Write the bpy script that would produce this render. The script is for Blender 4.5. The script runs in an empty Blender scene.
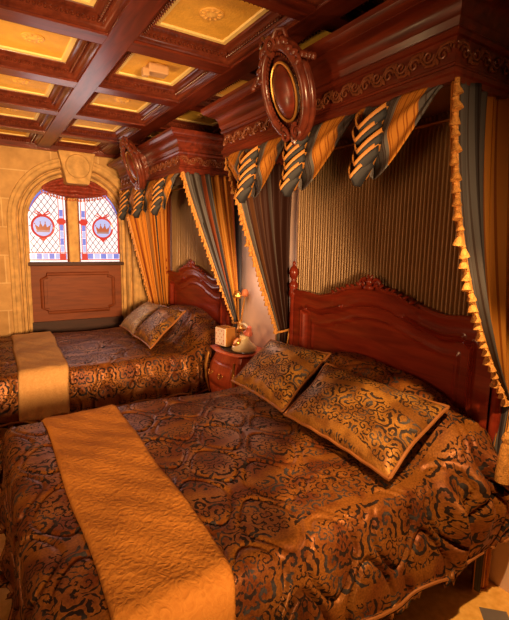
import bpy, bmesh, math, random
import numpy as np
from mathutils import Vector, Matrix
random.seed(4)
C = bpy.context.scene.collection
PI = math.pi

# ------------------------------------------------------------------ camera
H = 1.70
def cam_axes(yaw, pitch, roll):
    f = np.array([math.sin(yaw)*math.cos(pitch), math.cos(yaw)*math.cos(pitch), -math.sin(pitch)])
    r = np.array([math.cos(yaw), -math.sin(yaw), 0.0]); d = np.cross(f, r)
    r2 = r*math.cos(roll)+d*math.sin(roll); d2 = -r*math.sin(roll)+d*math.cos(roll)
    return r2, d2, f
r_, d_, f_ = cam_axes(math.radians(32.405), math.radians(8.41), math.radians(-.93))
cd = bpy.data.cameras.new('camera'); cam = bpy.data.objects.new('camera', cd); C.objects.link(cam)
cam.matrix_world = Matrix(((r_[0], -d_[0], -f_[0], 0), (r_[1], -d_[1], -f_[1], 0), (r_[2], -d_[2], -f_[2], H), (0, 0, 0, 1)))
cd.sensor_fit = 'HORIZONTAL'; cd.sensor_width = 36; cd.lens = 435.87*36/509; cd.clip_start = .02
bpy.context.scene.camera = cam

# ------------------------------------------------------------------ world, lights, exposure
w = bpy.data.worlds.new('world'); bpy.context.scene.world = w; w.use_nodes = True
w.node_tree.nodes['Background'].inputs[0].default_value = (1, .62, .35, 1)
w.node_tree.nodes['Background'].inputs[1].default_value = .05
vs = bpy.context.scene.view_settings
vs.view_transform = 'Standard'; vs.look = 'None'; vs.gamma = 1; vs.exposure = 0; vs.use_curve_mapping = False

def light(name, kind, loc, target, energy, col, size=.5, sizey=None, spread=None):
    l = bpy.data.lights.new(name, kind); l.energy = energy; l.color = col
    if kind == 'AREA':
        l.size = size
        if sizey: l.shape = 'RECTANGLE'; l.size_y = sizey
        if spread: l.spread = spread
    elif kind == 'SPOT':
        l.shadow_soft_size = size; l.spot_size = sizey; l.spot_blend = spread
    elif kind == 'SUN': l.angle = size
    else: l.shadow_soft_size = size
    o = bpy.data.objects.new(name, l); C.objects.link(o); o.location = loc
    if target is not None:
        o.rotation_euler = (Vector(target)-Vector(loc)).to_track_quat('-Z', 'Y').to_euler()
    return o
WARM = (1, .60, .27)
light('window_light_behind', 'AREA', (.35, -1.3, 1.50), (1.0, 5.0, 1.62), 54, WARM, .8, .7, math.radians(46))
light('window_light_side', 'AREA', (-1.75, 2.2, 1.75), (1.9, 2.4, 1.75), 12, (1, .53, .24), .6, .8, math.radians(100))
light('ceiling_fill_spot', 'SPOT', (-.7, 2.9, 1.5), (-.2, 3.2, 2.8), 92, (1, .66, .30), .12, math.radians(140), .6)  # unseen upward spot, added to brighten the ceiling panels
light('ceiling_downlight', 'SPOT', (1.02, .42, 2.70), (1.62, .98, .6), 300, (1, .60, .25), .03, math.radians(40), .25)
light('stained_window_glow', 'AREA', (1.03, 5.68, 1.8), (1.03, 3, 1.2), 5, (1, .85, .8), .8)
light('night_light', 'POINT', (1.88, 3.18, 1.42), None, 4.5, (1, .74, .55), .08)

# ------------------------------------------------------------------ materials
def new_mat(name):
    m = bpy.data.materials.new(name); m.use_nodes = True
    nt = m.node_tree; b = nt.nodes['Principled BSDF']
    return m, nt, b
def N(nt, t, **kw):
    n = nt.nodes.new(t)
    for k, v in kw.items():
        if k.startswith('i_'):
            n.inputs[int(k[2:])].default_value = v
        else: setattr(n, k, v)
    return n
def L(nt, a, b): nt.links.new(a, b)
def ramp(nt, stops, interp='LINEAR'):
    r = nt.nodes.new('ShaderNodeValToRGB'); r.color_ramp.interpolation = interp
    e = r.color_ramp.elements
    while len(e) < len(stops): e.new(.5)
    for i, (p, c) in enumerate(stops):
        e[i].position = p; e[i].color = (*c, 1) if len(c) == 3 else c
    return r
def math_n(nt, op, a, b=None, c=None):
    n = nt.nodes.new('ShaderNodeMath'); n.operation = op
    for i, x in enumerate((a, b, c)):
        if x is None: continue
        if isinstance(x, (int, float)): n.inputs[i].default_value = x
        else: nt.links.new(x, n.inputs[i])
    return n.outputs[0]
def mix(nt, f, a, b):
    n = nt.nodes.new('ShaderNodeMix'); n.data_type = 'RGBA'
    if isinstance(f, (int, float)): n.inputs[0].default_value = f
    else: nt.links.new(f, n.inputs[0])
    for i, x in ((6, a), (7, b)):
        if isinstance(x, tuple): n.inputs[i].default_value = (*x, 1)
        else: nt.links.new(x, n.inputs[i])
    return n.outputs[2]
def bump(nt, b, h, strength=.3, dist=.01):
    n = nt.nodes.new('ShaderNodeBump'); n.inputs['Strength'].default_value = strength; n.inputs['Distance'].default_value = dist
    nt.links.new(h, n.inputs['Height']); nt.links.new(n.outputs[0], b.inputs['Normal'])

def simple(name, col, rough=.5, metal=0, coat=0, nscale=0, namp=.15, bumps=0, bscale=60, emit=None, estr=1):
    m, nt, b = new_mat(name)
    b.inputs['Base Color'].default_value = (*col, 1); b.inputs['Roughness'].default_value = rough
    b.inputs['Metallic'].default_value = metal; b.inputs['Coat Weight'].default_value = coat
    b.inputs['Coat Roughness'].default_value = .12
    tc = N(nt, 'ShaderNodeTexCoord')
    if nscale:
        n = N(nt, 'ShaderNodeTexNoise'); n.inputs['Scale'].default_value = nscale; n.inputs['Detail'].default_value = 4
        L(nt, tc.outputs['Object'], n.inputs['Vector'])
        lo = tuple(c*(1-namp) for c in col); hi = tuple(min(1, c*(1+namp)) for c in col)
        r = ramp(nt, [(.3, lo), (.7, hi)]); L(nt, n.outputs[0], r.inputs[0]); L(nt, r.outputs[0], b.inputs['Base Color'])
    if bumps:
        n = N(nt, 'ShaderNodeTexNoise'); n.inputs['Scale'].default_value = bscale
        L(nt, tc.outputs['Object'], n.inputs['Vector']); bump(nt, b, n.outputs[0], bumps, .01)
    if emit:
        b.inputs['Emission Color'].default_value = (*emit, 1); b.inputs['Emission Strength'].default_value = estr
    return m

def wood(name, dark, lightc, rough=.28, axis=1, coat=.2):
    m, nt, b = new_mat(name)
    tc = N(nt, 'ShaderNodeTexCoord'); mp = N(nt, 'ShaderNodeMapping')
    s = [14, 14, 14]; s[axis] = 1.6; mp.inputs['Scale'].default_value = s
    L(nt, tc.outputs['Object'], mp.inputs[0])
    n = N(nt, 'ShaderNodeTexNoise'); n.inputs['Scale'].default_value = 2.0; n.inputs['Detail'].default_value = 6; n.inputs['Distortion'].default_value = .6
    L(nt, mp.outputs[0], n.inputs['Vector'])
    r = ramp(nt, [(.3, dark), (.72, lightc)]); L(nt, n.outputs[0], r.inputs[0]); L(nt, r.outputs[0], b.inputs['Base Color'])
    b.inputs['Roughness'].default_value = rough; b.inputs['Specular IOR Level'].default_value = .32; b.inputs['Coat Weight'].default_value = coat*.5; b.inputs['Coat Roughness'].default_value = .15
    bump(nt, b, n.outputs[0], .06, .004)
    return m

def damask(name, ground, satin, motif, slate, scale=1.0, cover=.25):
    """mirrored scrolling leaf pattern woven in a satin cloth, uv in metres"""
    m, nt, b = new_mat(name)
    uv = N(nt, 'ShaderNodeUVMap'); sp = N(nt, 'ShaderNodeSeparateXYZ'); L(nt, uv.outputs[0], sp.inputs[0])
    u, v = sp.outputs[0], sp.outputs[1]
    pm = math_n(nt, 'PINGPONG', u, .23*scale)
    pv = math_n(nt, 'ADD', v, 3.07)
    cb = N(nt, 'ShaderNodeCombineXYZ'); L(nt, pm, cb.inputs[0]); L(nt, pv, cb.inputs[1])
    def scrolls(cell, pitch, lo, off):
        wn = N(nt, 'ShaderNodeTexNoise'); wn.inputs['Scale'].default_value = 9/scale; L(nt, cb.outputs[0], wn.inputs['Vector'])
        wm = N(nt, 'ShaderNodeVectorMath', operation='MULTIPLY_ADD'); L(nt, wn.outputs[1], wm.inputs[0]); wm.inputs[1].default_value = (.05*scale, .05*scale, 0); L(nt, cb.outputs[0], wm.inputs[2])
        ad = N(nt, 'ShaderNodeVectorMath', operation='ADD'); L(nt, wm.outputs[0], ad.inputs[0]); ad.inputs[1].default_value = (off, off*1.7, 0)
        vo = N(nt, 'ShaderNodeTexVoronoi'); vo.voronoi_dimensions = '2D'; vo.inputs['Scale'].default_value = 1/(cell*scale); vo.inputs['Randomness'].default_value = .85
        L(nt, ad.outputs[0], vo.inputs['Vector'])
        sb = N(nt, 'ShaderNodeVectorMath', operation='SUBTRACT'); L(nt, ad.outputs[0], sb.inputs[0]); L(nt, vo.outputs['Position'], sb.inputs[1])
        s3 = N(nt, 'ShaderNodeSeparateXYZ'); L(nt, sb.outputs[0], s3.inputs[0])
        th = math_n(nt, 'ARCTAN2', s3.outputs[1], s3.outputs[0]); ln = N(nt, 'ShaderNodeVectorMath', operation='LENGTH'); L(nt, sb.outputs[0], ln.inputs[0])
        sc = N(nt, 'ShaderNodeSeparateXYZ'); L(nt, vo.outputs['Color'], sc.inputs[0])
        sg = math_n(nt, 'SUBTRACT', math_n(nt, 'MULTIPLY', math_n(nt, 'GREATER_THAN', sc.outputs[0], .5), 2.0), 1.0)
        ph = math_n(nt, 'ADD', math_n(nt, 'MULTIPLY', ln.outputs['Value'], 2*PI/(pitch*scale)), math_n(nt, 'ADD', math_n(nt, 'MULTIPLY', th, sg), math_n(nt, 'MULTIPLY', sc.outputs[1], 6.28)))
        # leafy serration along the volutes
        ser = math_n(nt, 'MULTIPLY', math_n(nt, 'SINE', math_n(nt, 'MULTIPLY', th, 9)), .28)
        return math_n(nt, 'GREATER_THAN', math_n(nt, 'ADD', math_n(nt, 'SINE', ph), ser), lo)
    s1 = scrolls(.105, .040, cover, 0); s2 = scrolls(.060, .026, cover+.25, .37)
    big = N(nt, 'ShaderNodeTexNoise'); big.inputs['Scale'].default_value = 7/scale; big.inputs['Detail'].default_value = 0; L(nt, cb.outputs[0], big.inputs['Vector'])
    sel = math_n(nt, 'GREATER_THAN', big.outputs[0], .50)
    mot = math_n(nt, 'ADD', math_n(nt, 'MULTIPLY', s1, sel), math_n(nt, 'MULTIPLY', s2, math_n(nt, 'SUBTRACT', 1.0, sel)))
    bw = math_n(nt, 'SINE', math_n(nt, 'MULTIPLY', math_n(nt, 'ADD', v, math_n(nt, 'MULTIPLY', math_n(nt, 'SINE', math_n(nt, 'MULTIPLY', u, 9/scale)), .03*scale)), 2*PI/(.40*scale)))
    band = math_n(nt, 'GREATER_THAN', bw, .90)
    mot = math_n(nt, 'MULTIPLY', mot, math_n(nt, 'SUBTRACT', 1.0, band))
    n3 = N(nt, 'ShaderNodeTexNoise'); n3.inputs['Scale'].default_value = 6/scale; L(nt, cb.outputs[0], n3.inputs['Vector'])
    r3 = ramp(nt, [(.40, (0, 0, 0)), (.60, (1, 1, 1))]); L(nt, n3.outputs[0], r3.inputs[0])
    g = mix(nt, r3.outputs[0], ground, satin)
    fleck = N(nt, 'ShaderNodeTexNoise'); fleck.inputs['Scale'].default_value = 120; L(nt, uv.outputs[0], fleck.inputs['Vector'])
    rf = ramp(nt, [(.35, (.70, .70, .70)), (.65, (1.15, 1.15, 1.15))]); L(nt, fleck.outputs[0], rf.inputs[0])
    mm = N(nt, 'ShaderNodeTexNoise'); mm.inputs['Scale'].default_value = 9; L(nt, uv.outputs[0], mm.inputs['Vector'])
    rm = ramp(nt, [(.5, (0, 0, 0)), (.62, (1, 1, 1))]); L(nt, mm.outputs[0], rm.inputs[0])
    mo = mix(nt, rm.outputs[0], motif, slate)
    col = mix(nt, mot, g, mo)
    mul = N(nt, 'ShaderNodeMix'); mul.data_type = 'RGBA'; mul.blend_type = 'MULTIPLY'; mul.inputs[0].default_value = 1
    L(nt, col, mul.inputs[6]); L(nt, rf.outputs[0], mul.inputs[7]); L(nt, mul.outputs[2], b.inputs['Base Color'])
    rr = math_n(nt, 'MULTIPLY_ADD', mot, .3, .42); L(nt, rr, b.inputs['Roughness'])
    b.inputs['Metallic'].default_value = .25; b.inputs['Specular IOR Level'].default_value = .2
    hh = math_n(nt, 'ADD', math_n(nt, 'MULTIPLY', mot, -.6), math_n(nt, 'MULTIPLY', fleck.outputs[0], .35)); bump(nt, b, hh, .35, .004)
    return m

def stripe(name, stops, fine=0, rough=.6, both=False):
    """woven stripes running down the cloth; uv.x across 0..1"""
    m, nt, b = new_mat(name)
    uv = N(nt, 'ShaderNodeUVMap'); sp = N(nt, 'ShaderNodeSeparateXYZ'); L(nt, uv.outputs[0], sp.inputs[0])
    r = ramp(nt, stops, 'CONSTANT'); L(nt, sp.outputs[0], r.inputs[0]); col = r.outputs[0]
    if fine:
        s = math_n(nt, 'SINE', math_n(nt, 'MULTIPLY', sp.outputs[0], fine))
        s2 = math_n(nt, 'SINE', math_n(nt, 'MULTIPLY', sp.outputs[0], fine*.37))
        t = math_n(nt, 'GREATER_THAN', math_n(nt, 'ADD', s, math_n(nt, 'MULTIPLY', s2, .6)), .75)
        sc = N(nt, 'ShaderNodeMix'); sc.data_type = 'RGBA'; sc.blend_type = 'MULTIPLY'
        L(nt, t, sc.inputs[0]); L(nt, col, sc.inputs[6]); sc.inputs[7].default_value = (.5, .36, .3, 1); col = sc.outputs[2]
    L(nt, col, b.inputs['Base Color']); b.inputs['Roughness'].default_value = rough
    b.inputs['Specular IOR Level'].default_value = .2
    n = N(nt, 'ShaderNodeTexNoise'); n.inputs['Scale'].default_value = 200; L(nt, uv.outputs[0], n.inputs['Vector']); bump(nt, b, n.outputs[0], .15, .002)
    return m

def stone_mat(name, rot=None):
    m, nt, b = new_mat(name)
    tc = N(nt, 'ShaderNodeTexCoord')
    sp = N(nt, 'ShaderNodeSeparateXYZ'); L(nt, tc.outputs['Object'], sp.inputs[0])
    cb = N(nt, 'ShaderNodeCombineXYZ')
    L(nt, sp.outputs[1 if rot else 0], cb.inputs[0]); L(nt, sp.outputs[2], cb.inputs[1])
    br = N(nt, 'ShaderNodeTexBrick'); br.inputs['Scale'].default_value = 1
    br.inputs['Color1'].default_value = (.54, .315, .115, 1); br.inputs['Color2'].default_value = (.46, .26, .09, 1)
    br.inputs['Mortar'].default_value = (.66, .43, .19, 1)
    br.inputs['Brick Width'].default_value = .52; br.inputs['Row Height'].default_value = .31; br.inputs['Mortar Size'].default_value = .007
    L(nt, cb.outputs[0], br.inputs['Vector'])
    n = N(nt, 'ShaderNodeTexNoise'); n.inputs['Scale'].default_value = 9; n.inputs['Detail'].default_value = 6; L(nt, tc.outputs['Object'], n.inputs['Vector'])
    r = ramp(nt, [(.3, (.78, .74, .7)), (.7, (1.08, 1.08, 1.08))]); L(nt, n.outputs[0], r.inputs[0])
    mul = N(nt, 'ShaderNodeMix'); mul.data_type = 'RGBA'; mul.blend_type = 'MULTIPLY'; mul.inputs[0].default_value = 1
    L(nt, br.outputs[0], mul.inputs[6]); L(nt, r.outputs[0], mul.inputs[7]); L(nt, mul.outputs[2], b.inputs['Base Color'])
    b.inputs['Roughness'].default_value = .85
    bump(nt, b, math_n(nt, 'SUBTRACT', math_n(nt, 'MULTIPLY', n.outputs[0], .5), br.outputs[1]), .5, .006)
    return m

M = {}
M['mahogany'] = wood('mahogany', (.065, .009, .005), (.19, .028, .011), .33, 1)
M['mahogany_x'] = wood('mahogany_x', (.065, .009, .005), (.19, .028, .011), .33, 0)
M['carved'] = wood('carved_mahogany', (.075, .014, .008), (.17, .034, .016), .3, 1, .5)
M['headboard'] = wood('cherry_headboard', (.15, .015, .007), (.27, .032, .012), .28, 1, .5)
M['panel'] = wood('window_panel_wood', (.12, .023, .004), (.19, .040, .007), .6, 0, .0)
M['panel_dark'] = wood('dark_wood', (.025, .007, .004), (.055, .014, .008), .6, 0, .0)
M['night'] = wood('red_lacquer_wood', (.52, .085, .035), (.72, .15, .06), .3, 2, .5)
M['scroll'] = simple('paler_carving', (.20, .060, .025), .30, .15)  # frieze scrolls in one even brown, paler than the cornice
M['gilt'] = simple('gilt', (.72, .36, .09), .3, .8)
M['gold_panel'] = simple('gold_ceiling_panel', (.93, .50, .07), .6, 0, 0, 14, .10, .35, 70)
M['cream'] = simple('cream_border', (.95, .70, .26), .6)
M['rosette'] = simple('gold_rosette', (.90, .52, .12), .55)
M['stone'] = stone_mat('sandstone'); M['stone_side'] = stone_mat('sandstone_side', True)
M['arch'] = simple('carved_sandstone', (.50, .29, .10), .85, 0, 0, 12, .25, .4, 40)
M['plaster'] = simple('pale_wall', (.80, .55, .42), .8, 0, 0, 5, .08)
M['cover'] = damask('damask_cover', (.155, .038, .009), (.29, .100, .017), (.022, .010, .007), (.055, .045, .045), .88, .36)
M['sham'] = damask('damask_sham', (.22, .082, .016), (.42, .185, .034), (.035, .018, .012), (.09, .075, .07), .85, .15)
M['sham_grey'] = damask('grey_damask_sham', (.40, .22, .09), (.50, .34, .18), (.16, .12, .10), (.26, .22, .20), .85, .4)
M['piping'] = simple('copper_piping', (.34, .12, .03), .45, .2)
M['gold_cord'] = simple('gold_braid', (.58, .24, .045), .6, 0, 0, 60, .25, .4, 150)
M['tassel'] = simple('gold_tassel', (.56, .24, .045), .7, 0, 0, 90, .35, .6, 180)
M['rust_cord'] = simple('rust_braid', (.50, .14, .04), .7, 0, 0, 60, .25)
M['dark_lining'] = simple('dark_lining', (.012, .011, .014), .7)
M['rod'] = simple('brass_rod', (.5, .25, .07), .4, .6)
SL = (.095, .085, .085); SD = (.035, .027, .028); GO = (.56, .22, .03); RU = (.24, .055, .018)
M['curtain_out'] = stripe('striped_curtain', [(0, GO), (.035, SL), (.26, SD), (.32, RU), (.36, SD), (.40, SL), (.44, SD), (.50, GO), (.78, RU), (.82, SD), (.9, SL)], 210)
M['curtain_near'] = stripe('broad_striped_curtain', [(0, GO), (.03, SL), (.18, SD), (.235, GO), (.26, SD), (.30, SL), (.36, GO), (.66, RU), (.70, GO), (.84, SD)], 260)
M['curtain_in'] = stripe('striped_curtain_back', [(0, GO), (.03, (0.100, 0.090, 0.085)), (.13, (0.045, 0.014, 0.008)), (.24, (0.130, 0.050, 0.020)), (.27, (0.040, 0.013, 0.008)), (.40, (0.100, 0.045, 0.025)), (.43, (0.050, 0.016, 0.010)), (.55, (0.070, 0.050, 0.045)), (.62, (0.045, 0.015, 0.010)), (.74, (0.140, 0.065, 0.030)), (.77, (0.040, 0.013, 0.009))], 0)
M['curtain_gold'] = stripe('gold_curtain_back', [(0, GO), (.16, RU), (.20, GO), (.42, (.32, .15, .05)), (.48, GO), (.62, SD), (.66, GO), (.9, RU)], 120)
M['cascade'] = simple('cascade_gold', (.46, .18, .03), .6)
M['swag'] = stripe('swag_cloth', [(0, SL), (.36, (.17, .16, .15)), (.42, GO), (.80, SL)], 160)
M['pleat'] = simple('pleated_taffeta', (.37, .215, .09), .42, .15)
M['red_swag'] = simple('red_swag', (.22, .03, .015), .6, 0, 0, 40, .4)
def throw_mat(ca, cc):
    m, nt, b = new_mat('gold_matelasse')
    uv = N(nt, 'ShaderNodeUVMap')
    n = N(nt, 'ShaderNodeTexNoise'); n.inputs['Scale'].default_value = 28; n.inputs['Detail'].default_value = 2; n.inputs['Distortion'].default_value = 2.5; L(nt, uv.outputs[0], n.inputs['Vector'])
    v = N(nt, 'ShaderNodeTexVoronoi'); v.inputs['Scale'].default_value = 55; L(nt, uv.outputs[0], v.inputs['Vector'])
    r = ramp(nt, [(.3, ca), (.7, cc)]); L(nt, n.outputs[0], r.inputs[0]); L(nt, r.outputs[0], b.inputs['Base Color'])
    b.inputs['Roughness'].default_value = .85; b.inputs['Specular IOR Level'].default_value = .2
    bump(nt, b, math_n(nt, 'ADD', n.outputs[0], math_n(nt, 'MULTIPLY', v.outputs[0], .5)), .55, .008)
    return m
M['throw'] = throw_mat((.44, .155, .022), (.52, .20, .032)); M['throw_pale'] = throw_mat((.52, .27, .09), (.60, .33, .12))
def floor_mat():
    m, nt, b = new_mat('marble_tiles')
    tc = N(nt, 'ShaderNodeTexCoord'); sp = N(nt, 'ShaderNodeSeparateXYZ'); L(nt, tc.outputs['Object'], sp.inputs[0])
    p = .34
    def pp(o, off): return math_n(nt, 'PINGPONG', math_n(nt, 'ADD', o, off), p/2)
    d = math_n(nt, 'ADD', pp(sp.outputs[0], .11), pp(sp.outputs[1], .12))
    dia = math_n(nt, 'LESS_THAN', d, .085)
    n = N(nt, 'ShaderNodeTexNoise'); n.inputs['Scale'].default_value = 30; L(nt, tc.outputs['Object'], n.inputs['Vector'])
    r = ramp(nt, [(.3, (.72, .36, .07)), (.7, (.90, .50, .13))]); L(nt, n.outputs[0], r.inputs[0])
    L(nt, mix(nt, dia, r.outputs[0], (.16, .13, .12)), b.inputs['Base Color']); b.inputs['Roughness'].default_value = .35
    return m
M['floor'] = floor_mat()
for nm, col, st in (('glass_clear', (.90, .87, .97), .86), ('glass_blue', (.16, .22, .75), .75), ('glass_pale_blue', (.36, .45, .88), .8), ('glass_red', (.55, .05, .04), .6), ('glass_amber', (.42, .13, .07), .6)):
    M[nm] = simple(nm, tuple(c*.5 for c in col), .15, 0, 0, emit=col, estr=st)
M['lead'] = simple('lead_came', (.22, .17, .30), .5, .3)
M['cream_enamel'] = simple('cream_enamel', (.80, .62, .34), .2, 0, .5)
M['white_face'] = simple('white_card', (.85, .72, .62), .6)
M['pink_print'] = simple('pink_print', (.62, .25, .18), .6)
M['rose'] = simple('rose_metal', (.62, .16, .10), .35, .5)
M['glassy'] = simple('dark_glass_tray', (.10, .07, .05), .15, .2)
M['white_plastic'] = simple('white_plastic', (.55, .32, .15), .5)

# ------------------------------------------------------------------ builders
class MB:
    def __init__(s): s.v = []; s.f = []; s.uv = {}; s.sm = True
    def quadgrid(s, P, U=None, closeu=False, closev=False):
        nu, nv = len(P), len(P[0]); o = len(s.v)
        for row in P:
            for p in row: s.v.append(tuple(p))
        for i in range(nu if closeu else nu-1):
            for j in range(nv if closev else nv-1):
                i2, j2 = (i+1) % nu, (j+1) % nv
                f = (o+i*nv+j, o+i2*nv+j, o+i2*nv+j2, o+i*nv+j2)
                s.f.append(f)
                if U is not None: s.uv[len(s.f)-1] = (U[i][j], U[i2][j], U[i2][j2], U[i][j2])
    def box(s, x0, x1, y0, y1, z0, z1, bev=0):
        o = len(s.v)
        for z in (z0, z1):
            for x, y in ((x0, y0), (x1, y0), (x1, y1), (x0, y1)): s.v.append((x, y, z))
        for f in ((0, 3, 2, 1), (4, 5, 6, 7), (0, 1, 5, 4), (1, 2, 6, 5), (2, 3, 7, 6), (3, 0, 4, 7)): s.f.append(tuple(o+i for i in f))
    def tube(s, pts, r, n=8, close=False):
        pts = [Vector(p) for p in pts]; m = len(pts); rows = []
        rr = r if hasattr(r, '__len__') else [r]*m
        up = Vector((0, 0, 1)); prev = None
        for i, p in enumerate(pts):
            if close: t = pts[(i+1) % m]-pts[i-1]
            else: t = pts[min(i+1, m-1)]-pts[max(i-1, 0)]
            if t.length < 1e-9: t = Vector((0, 0, 1))
            t.normalize()
            if prev is None:
                a = t.orthogonal().normalized()
            else:
                a = prev-t*prev.dot(t)
                if a.length < 1e-6: a = t.orthogonal()
                a.normalize()
            prev = a; b = t.cross(a)
            rows.append([p+(a*math.cos(2*PI*k/n)+b*math.sin(2*PI*k/n))*rr[i] for k in range(n)])
        s.quadgrid(rows, closeu=close, closev=True)
        if not close:
            o = len(s.v); s.v.append(tuple(pts[0])); s.v.append(tuple(pts[-1])); base = o-m*n
            for k in range(n):
                s.f.append((o, base+(k+1) % n, base+k)); s.f.append((o+1, base+(m-1)*n+k, base+(m-1)*n+(k+1) % n))
    def lathe(s, prof, c=(0, 0, 0), n=16, ax=None):
        """prof [(r, z)]; ax: optional 3x3 Matrix turning z to another axis"""
        rows = []
        for r, z in prof:
            row = []
            for k in range(n):
                v = Vector((r*math.cos(2*PI*k/n), r*math.sin(2*PI*k/n), z))
                if ax is not None: v = ax @ v
                row.append(v+Vector(c))
            rows.append(row)
        s.quadgrid(rows, closev=True)
    def blob(s, c, rx, ry, rz, n=8, rot=None):
        rows = []
        for i in range(n//2+1):
            th = PI*i/(n//2); row = []
            for k in range(n):
                v = Vector((rx*math.sin(th)*math.cos(2*PI*k/n), ry*math.sin(th)*math.sin(2*PI*k/n), rz*math.cos(th)))
                if rot is not None: v = rot @ v
                row.append(v+Vector(c))
            rows.append(row)
        s.quadgrid(rows, closev=True)
    def poly_prism(s, pts, off):
        """pts: list of 3d points (planar), off: extrusion vector"""
        o = len(s.v); n = len(pts); off = Vector(off)
        for p in pts: s.v.append(tuple(p))
        for p in pts: s.v.append(tuple(Vector(p)+off))
        s.f.append(tuple(range(o, o+n))); s.f.append(tuple(range(o+2*n-1, o+n-1, -1)))
        for i in range(n):
            j = (i+1) % n; s.f.append((o+i, o+n+i, o+n+j, o+j))
    def build(s, name, mat, parent=None, smooth=True, angle=40, weld=False):
        me = bpy.data.meshes.new(name); me.from_pydata(s.v, [], s.f)
        me.materials.append(M[mat])
        if s.uv:
            l = me.uv_layers.new(name='UVMap')
            for fi, us in s.uv.items():
                p = me.polygons[fi]
                for k, li in enumerate(p.loop_indices): l.data[li].uv = us[k]
        bm = bmesh.new(); bm.from_mesh(me)
        if weld: bmesh.ops.remove_doubles(bm, verts=bm.verts, dist=1e-5)
        bmesh.ops.recalc_face_normals(bm, faces=bm.faces); bm.to_mesh(me); bm.free()
        if smooth:
            me.shade_smooth()
            try: me.set_sharp_from_angle(angle=math.radians(angle))
            except Exception: pass
        o = bpy.data.objects.new(name, me); C.objects.link(o)
        if parent is not None: o.parent = parent
        return o
def empty(name, loc=(0, 0, 0), rz=0):
    o = bpy.data.objects.new(name, None); C.objects.link(o); o.location = loc; o.rotation_euler = (0, 0, rz); o.empty_display_size = .1
    return o
def tag(o, label=None, cat=None, group=None, kind=None):
    if label: o['label'] = label
    if cat: o['category'] = cat
    if group: o['group'] = group
    if kind: o['kind'] = kind
    return o
def cp(o, parent=None):
    c = o.copy(); C.objects.link(c); c.parent = parent; return c
def sub(o, parent):
    o.parent = parent; return o
def spiral(c, r0, turns, e1, e2, n=26, start=0, dirn=1):
    c = Vector(c); e1 = Vector(e1); e2 = Vector(e2); out = []
    for i in range(n):
        t = i/(n-1); a = start+dirn*2*PI*turns*t; r = r0*(1-.86*t)
        out.append(c+e1*(r*math.cos(a))+e2*(r*math.sin(a)))
    return out

WALLX = 2.14
# ------------------------------------------------------------------ room shell
YB, XL, YE = -1.6, -2.0, 5.60
m = MB(); m.box(XL, 2.4, YB, 6.2, -.06, 0); tag(m.build('floor', 'floor', smooth=False), kind='structure')
# window wall with the stone arch cut in it
AX, ASP = 1.050, 1.93
m = MB()
R0 = .735
seg = 28
arcp = [(AX-R0*math.cos(PI*i/seg), ASP+R0*math.sin(PI*i/seg)) for i in range(seg+1)]
for y, in ((YE,),):
    m.box(XL, AX-R0, y, y+.35, 0, 2.9); m.box(AX+R0, 2.4, y, y+.35, 0, 2.9)
    for i in range(seg):
        (xa, za), (xb, zb) = arcp[i], arcp[i+1]
        m.poly_prism([(xa, y, za), (xb, y, zb), (xb, y, 2.9), (xa, y, 2.9)], (0, .35, 0))
tag(m.build('wall_window', 'stone', smooth=False), kind='structure')
# moulded stone arch, swept round the opening
prof = [(.528, .30), (.528, .16), (.532, .15), (.540, .15), (.545, .115), (.57, .11), (.575, .135), (.583, .135), (.59, .075), (.60, .055), (.625, .06), (.635, .085), (.645, .085), (.652, .015), (.665, .0), (.70, -.005), (.715, -.02), (.742, -.02), (.748, -.01), (.748, .05)]
path = [(-1, 0.0)]+[(-1, .001+ASP*k/6) for k in range(1, 7)]
rows = []
def archpt(k, r):
    if k[0] == 'l': return (AX-r, k[1])
    if k[0] == 'r': return (AX+r, k[1])
    a = k[1]; return (AX-r*math.cos(a), ASP+r*math.sin(a))
keys = [('l', z) for z in (0, .4, .8, 1.2, 1.6)]+[('a', PI*i/40) for i in range(41)]+[('r', z) for z in (1.6, 1.2, .8, .4, 0)]
m = MB()
m.quadgrid([[(archpt(k, r)[0], YE+y, archpt(k, r)[1]) for r, y in prof] for k in keys])
# fine block joints round the arch
arch = m.build('trim_1', 'arch', angle=30); tag(arch, kind='structure')
m = MB()
kz0, kz1 = 2.375, 2.735
m.poly_prism([(AX-.125, YE-.09, kz0), (AX+.125, YE-.09, kz0), (AX+.205, YE-.09, kz1), (AX-.205, YE-.09, kz1)], (0, .30, 0))
ks = m.build('keystone', 'arch', arch, smooth=False)
mod = ks.modifiers.new('bevel', 'BEVEL'); mod.width = .015; mod.segments = 3
m = MB(); rx = Matrix.Rotation(PI/2, 3, 'X')
m.lathe([(.0, .03), (.06, .028), (.105, .018), (.125, .02), (.132, .012), (.135, 0)], (AX, YE-.09, 2.57), 32, rx)
m.build('boss', 'arch', arch)
# other walls
m = MB(); m.box(WALLX, 2.4, YB, YE, 0, 2.9); tag(m.build('wall_right', 'plaster', smooth=False), kind='structure')
m = MB(); m.box(XL-.15, XL, YB, 6.0, 0, .9); m.box(XL-.15, XL, YB, 6.0, 2.5, 2.9); m.box(XL-.15, XL, YB, 2.0, .9, 2.5); m.box(XL-.15, XL, 3.6, 6.0, .9, 2.5)
tag(m.build('wall_left', 'stone_side', smooth=False), kind='structure')
m = MB(); m.box(XL, 2.4, YB-.15, YB, 0, .7); m.box(XL, 2.4, YB-.15, YB, 2.3, 2.9); m.box(XL, -.6, YB-.15, YB, .7, 2.3); m.box(1.3, 2.4, YB-.15, YB, .7, 2.3)
tag(m.build('wall_back', 'stone', smooth=False), kind='structure')

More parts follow.
